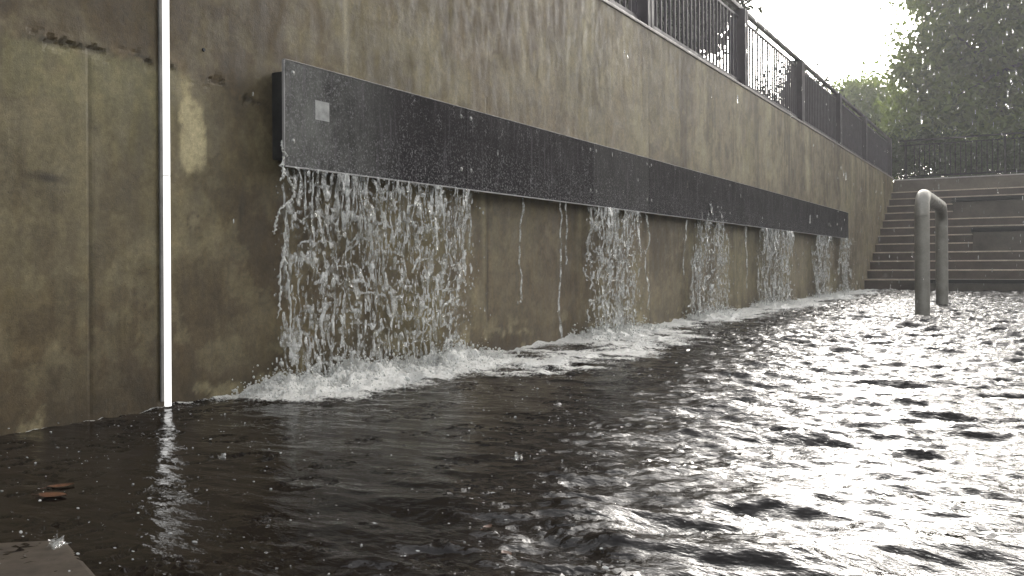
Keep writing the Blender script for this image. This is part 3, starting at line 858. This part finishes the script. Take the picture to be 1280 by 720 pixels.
tree('broadleaf_tree', 'bright yellow green tree standing at the far end of the wall railing', (-4.4, 48, G), (-4.4, 48, 8), .25,
     [(-3.9, 48, 8.1, 1.9, 2, 1.9), (-2.6, 48, 7.2, 1.7, 1.6, 2.2), (-5.4, 48.5, 6.6, 2.2, 2, 2.2), (-7.2, 49, 5.6, 1.8, 2, 1.8)], 42000, .13, M['leafB'], 2, clump=.36, group='trees beyond the railings')
tree('broadleaf_tree', 'dark rounded tree seen through the pickets of the wall railing', (-3.7, 31.5, G), (-3.7, 31.5, 6), .18,
     [(-4.0, 31.5, 5.9, 1.2, 1.3, 1.5), (-2.9, 31.5, 4.9, 1.4, 1.3, 1.4), (-5.0, 32, 4.7, 1.2, 1.2, 1.1), (-1.6, 31.5, 4.3, 1.2, 1.2, 1.0)], 26000, .085, M['leafC'], 3, clump=.28, group='trees beyond the railings')
tree('broadleaf_tree', 'greyish tree crown hanging high behind the wall railing', (-6.6, 24, G), (-6.3, 24, 8), .16,
     [(-5.2, 24, 8.0, 1.5, 1.6, 1.2), (-6.6, 24, 8.4, 1.7, 1.6, 1.5), (-5.6, 24.2, 9.2, 2.0, 1.5, 1.4)], 60000, .11, M['leafC'], 4, clump=.32, limbs=3, group='trees beyond the railings')
tree('broadleaf_tree', 'tall dark tree rising behind the big leafy tree', (8.5, 46, G), (8.5, 46, 10), .3,
     [(8.5, 46, 10, 4, 3.5, 4), (6.5, 46, 7, 3.5, 3, 3)], 30000, .17, M['leafA'], 5, clump=.5, group='trees beyond the railings')
shl = ['dark dense shrub behind the corner of the two railings', 'low dark shrub under the big leafy tree', 'dark shrub with a ragged top behind the thin back railing', 'broad dark shrub behind the second bay of the thin railing', 'dark shrub closing the end of the terrace']
for i, (x, y, h) in enumerate(((.3, 30.5, 1.7), (1.5, 31.2, 1.4), (2.5, 30.4, 1.3), (3.8, 31, 1.6), (5.4, 30.6, 1.7))):
    tree('shrub', shl[i], (x, y, G), (x, y, G + h * .6), .06, [(x, y, G + h * .55, .95, .8, h * .5), (x + .35, y + .2, G + h * .75, .6, .6, h * .35)], 7000, .06, M['leafS'], 20 + i, 'shrub', 'shrubs behind the thin back railing', .18, 6)

# ------------------------------------------------------------------ rain mist
def haze():
    o = MB().box((-165, -165, -4.5), (165, 165, 17)).build('haze', None)
    m = bpy.data.materials.new('rain_mist'); m.use_nodes = True; t = m.node_tree; t.nodes.clear()
    v = t.nodes.new('ShaderNodeVolumePrincipled'); v.inputs['Color'].default_value = (.95, .95, .95, 1)
    v.inputs['Density'].default_value = .0028; v.inputs['Anisotropy'].default_value = .3
    q = t.nodes.new('ShaderNodeOutputMaterial'); t.links.new(v.outputs[0], q.inputs['Volume'])
    o.data.materials.append(m); tag(o, 'thin pale rain mist filling the air', 'haze', kind='stuff')
haze()

# ------------------------------------------------------------------ light
w = bpy.data.worlds.new('World'); S.world = w; w.use_nodes = True
nt = w.node_tree; nt.nodes.clear()
out = nt.nodes.new('ShaderNodeOutputWorld'); bg = nt.nodes.new('ShaderNodeBackground')
sky = nt.nodes.new('ShaderNodeTexSky'); sky.sky_type = 'NISHITA'; sky.sun_disc = False
EL, AZ = 20, -7          # degrees: height, and heading from +Y towards +X
sky.sun_elevation = R(EL); sky.sun_rotation = R(AZ); sky.air_density = 1.5; sky.dust_density = 6; sky.ozone_density = 1
hs = nt.nodes.new('ShaderNodeHueSaturation'); hs.inputs['Saturation'].default_value = .22
nt.links.new(sky.outputs[0], hs.inputs['Color']); nt.links.new(hs.outputs[0], bg.inputs[0])
bg.inputs[1].default_value = .15
nt.links.new(bg.outputs[0], out.inputs[0])
sun = bpy.data.lights.new('sun', 'SUN'); sun.energy = .5; sun.angle = R(60); sun.color = (1, .96, .90)
so = bpy.data.objects.new('sun', sun); COL.objects.link(so)
dirv = Vector((math.sin(R(AZ)) * math.cos(R(EL)), math.cos(R(AZ)) * math.cos(R(EL)), math.sin(R(EL))))
so.rotation_euler = (-dirv).to_track_quat('-Z', 'Y').to_euler(); so.location = (20, 20, 40)

vs = S.view_settings
vs.view_transform = 'Standard'; vs.look = 'None'; vs.gamma = 1; vs.use_curve_mapping = False; vs.exposure = 1.6
S.cycles.use_denoising = True
S.cycles.max_bounces = 8; S.cycles.transmission_bounces = 6; S.cycles.transparent_max_bounces = 8
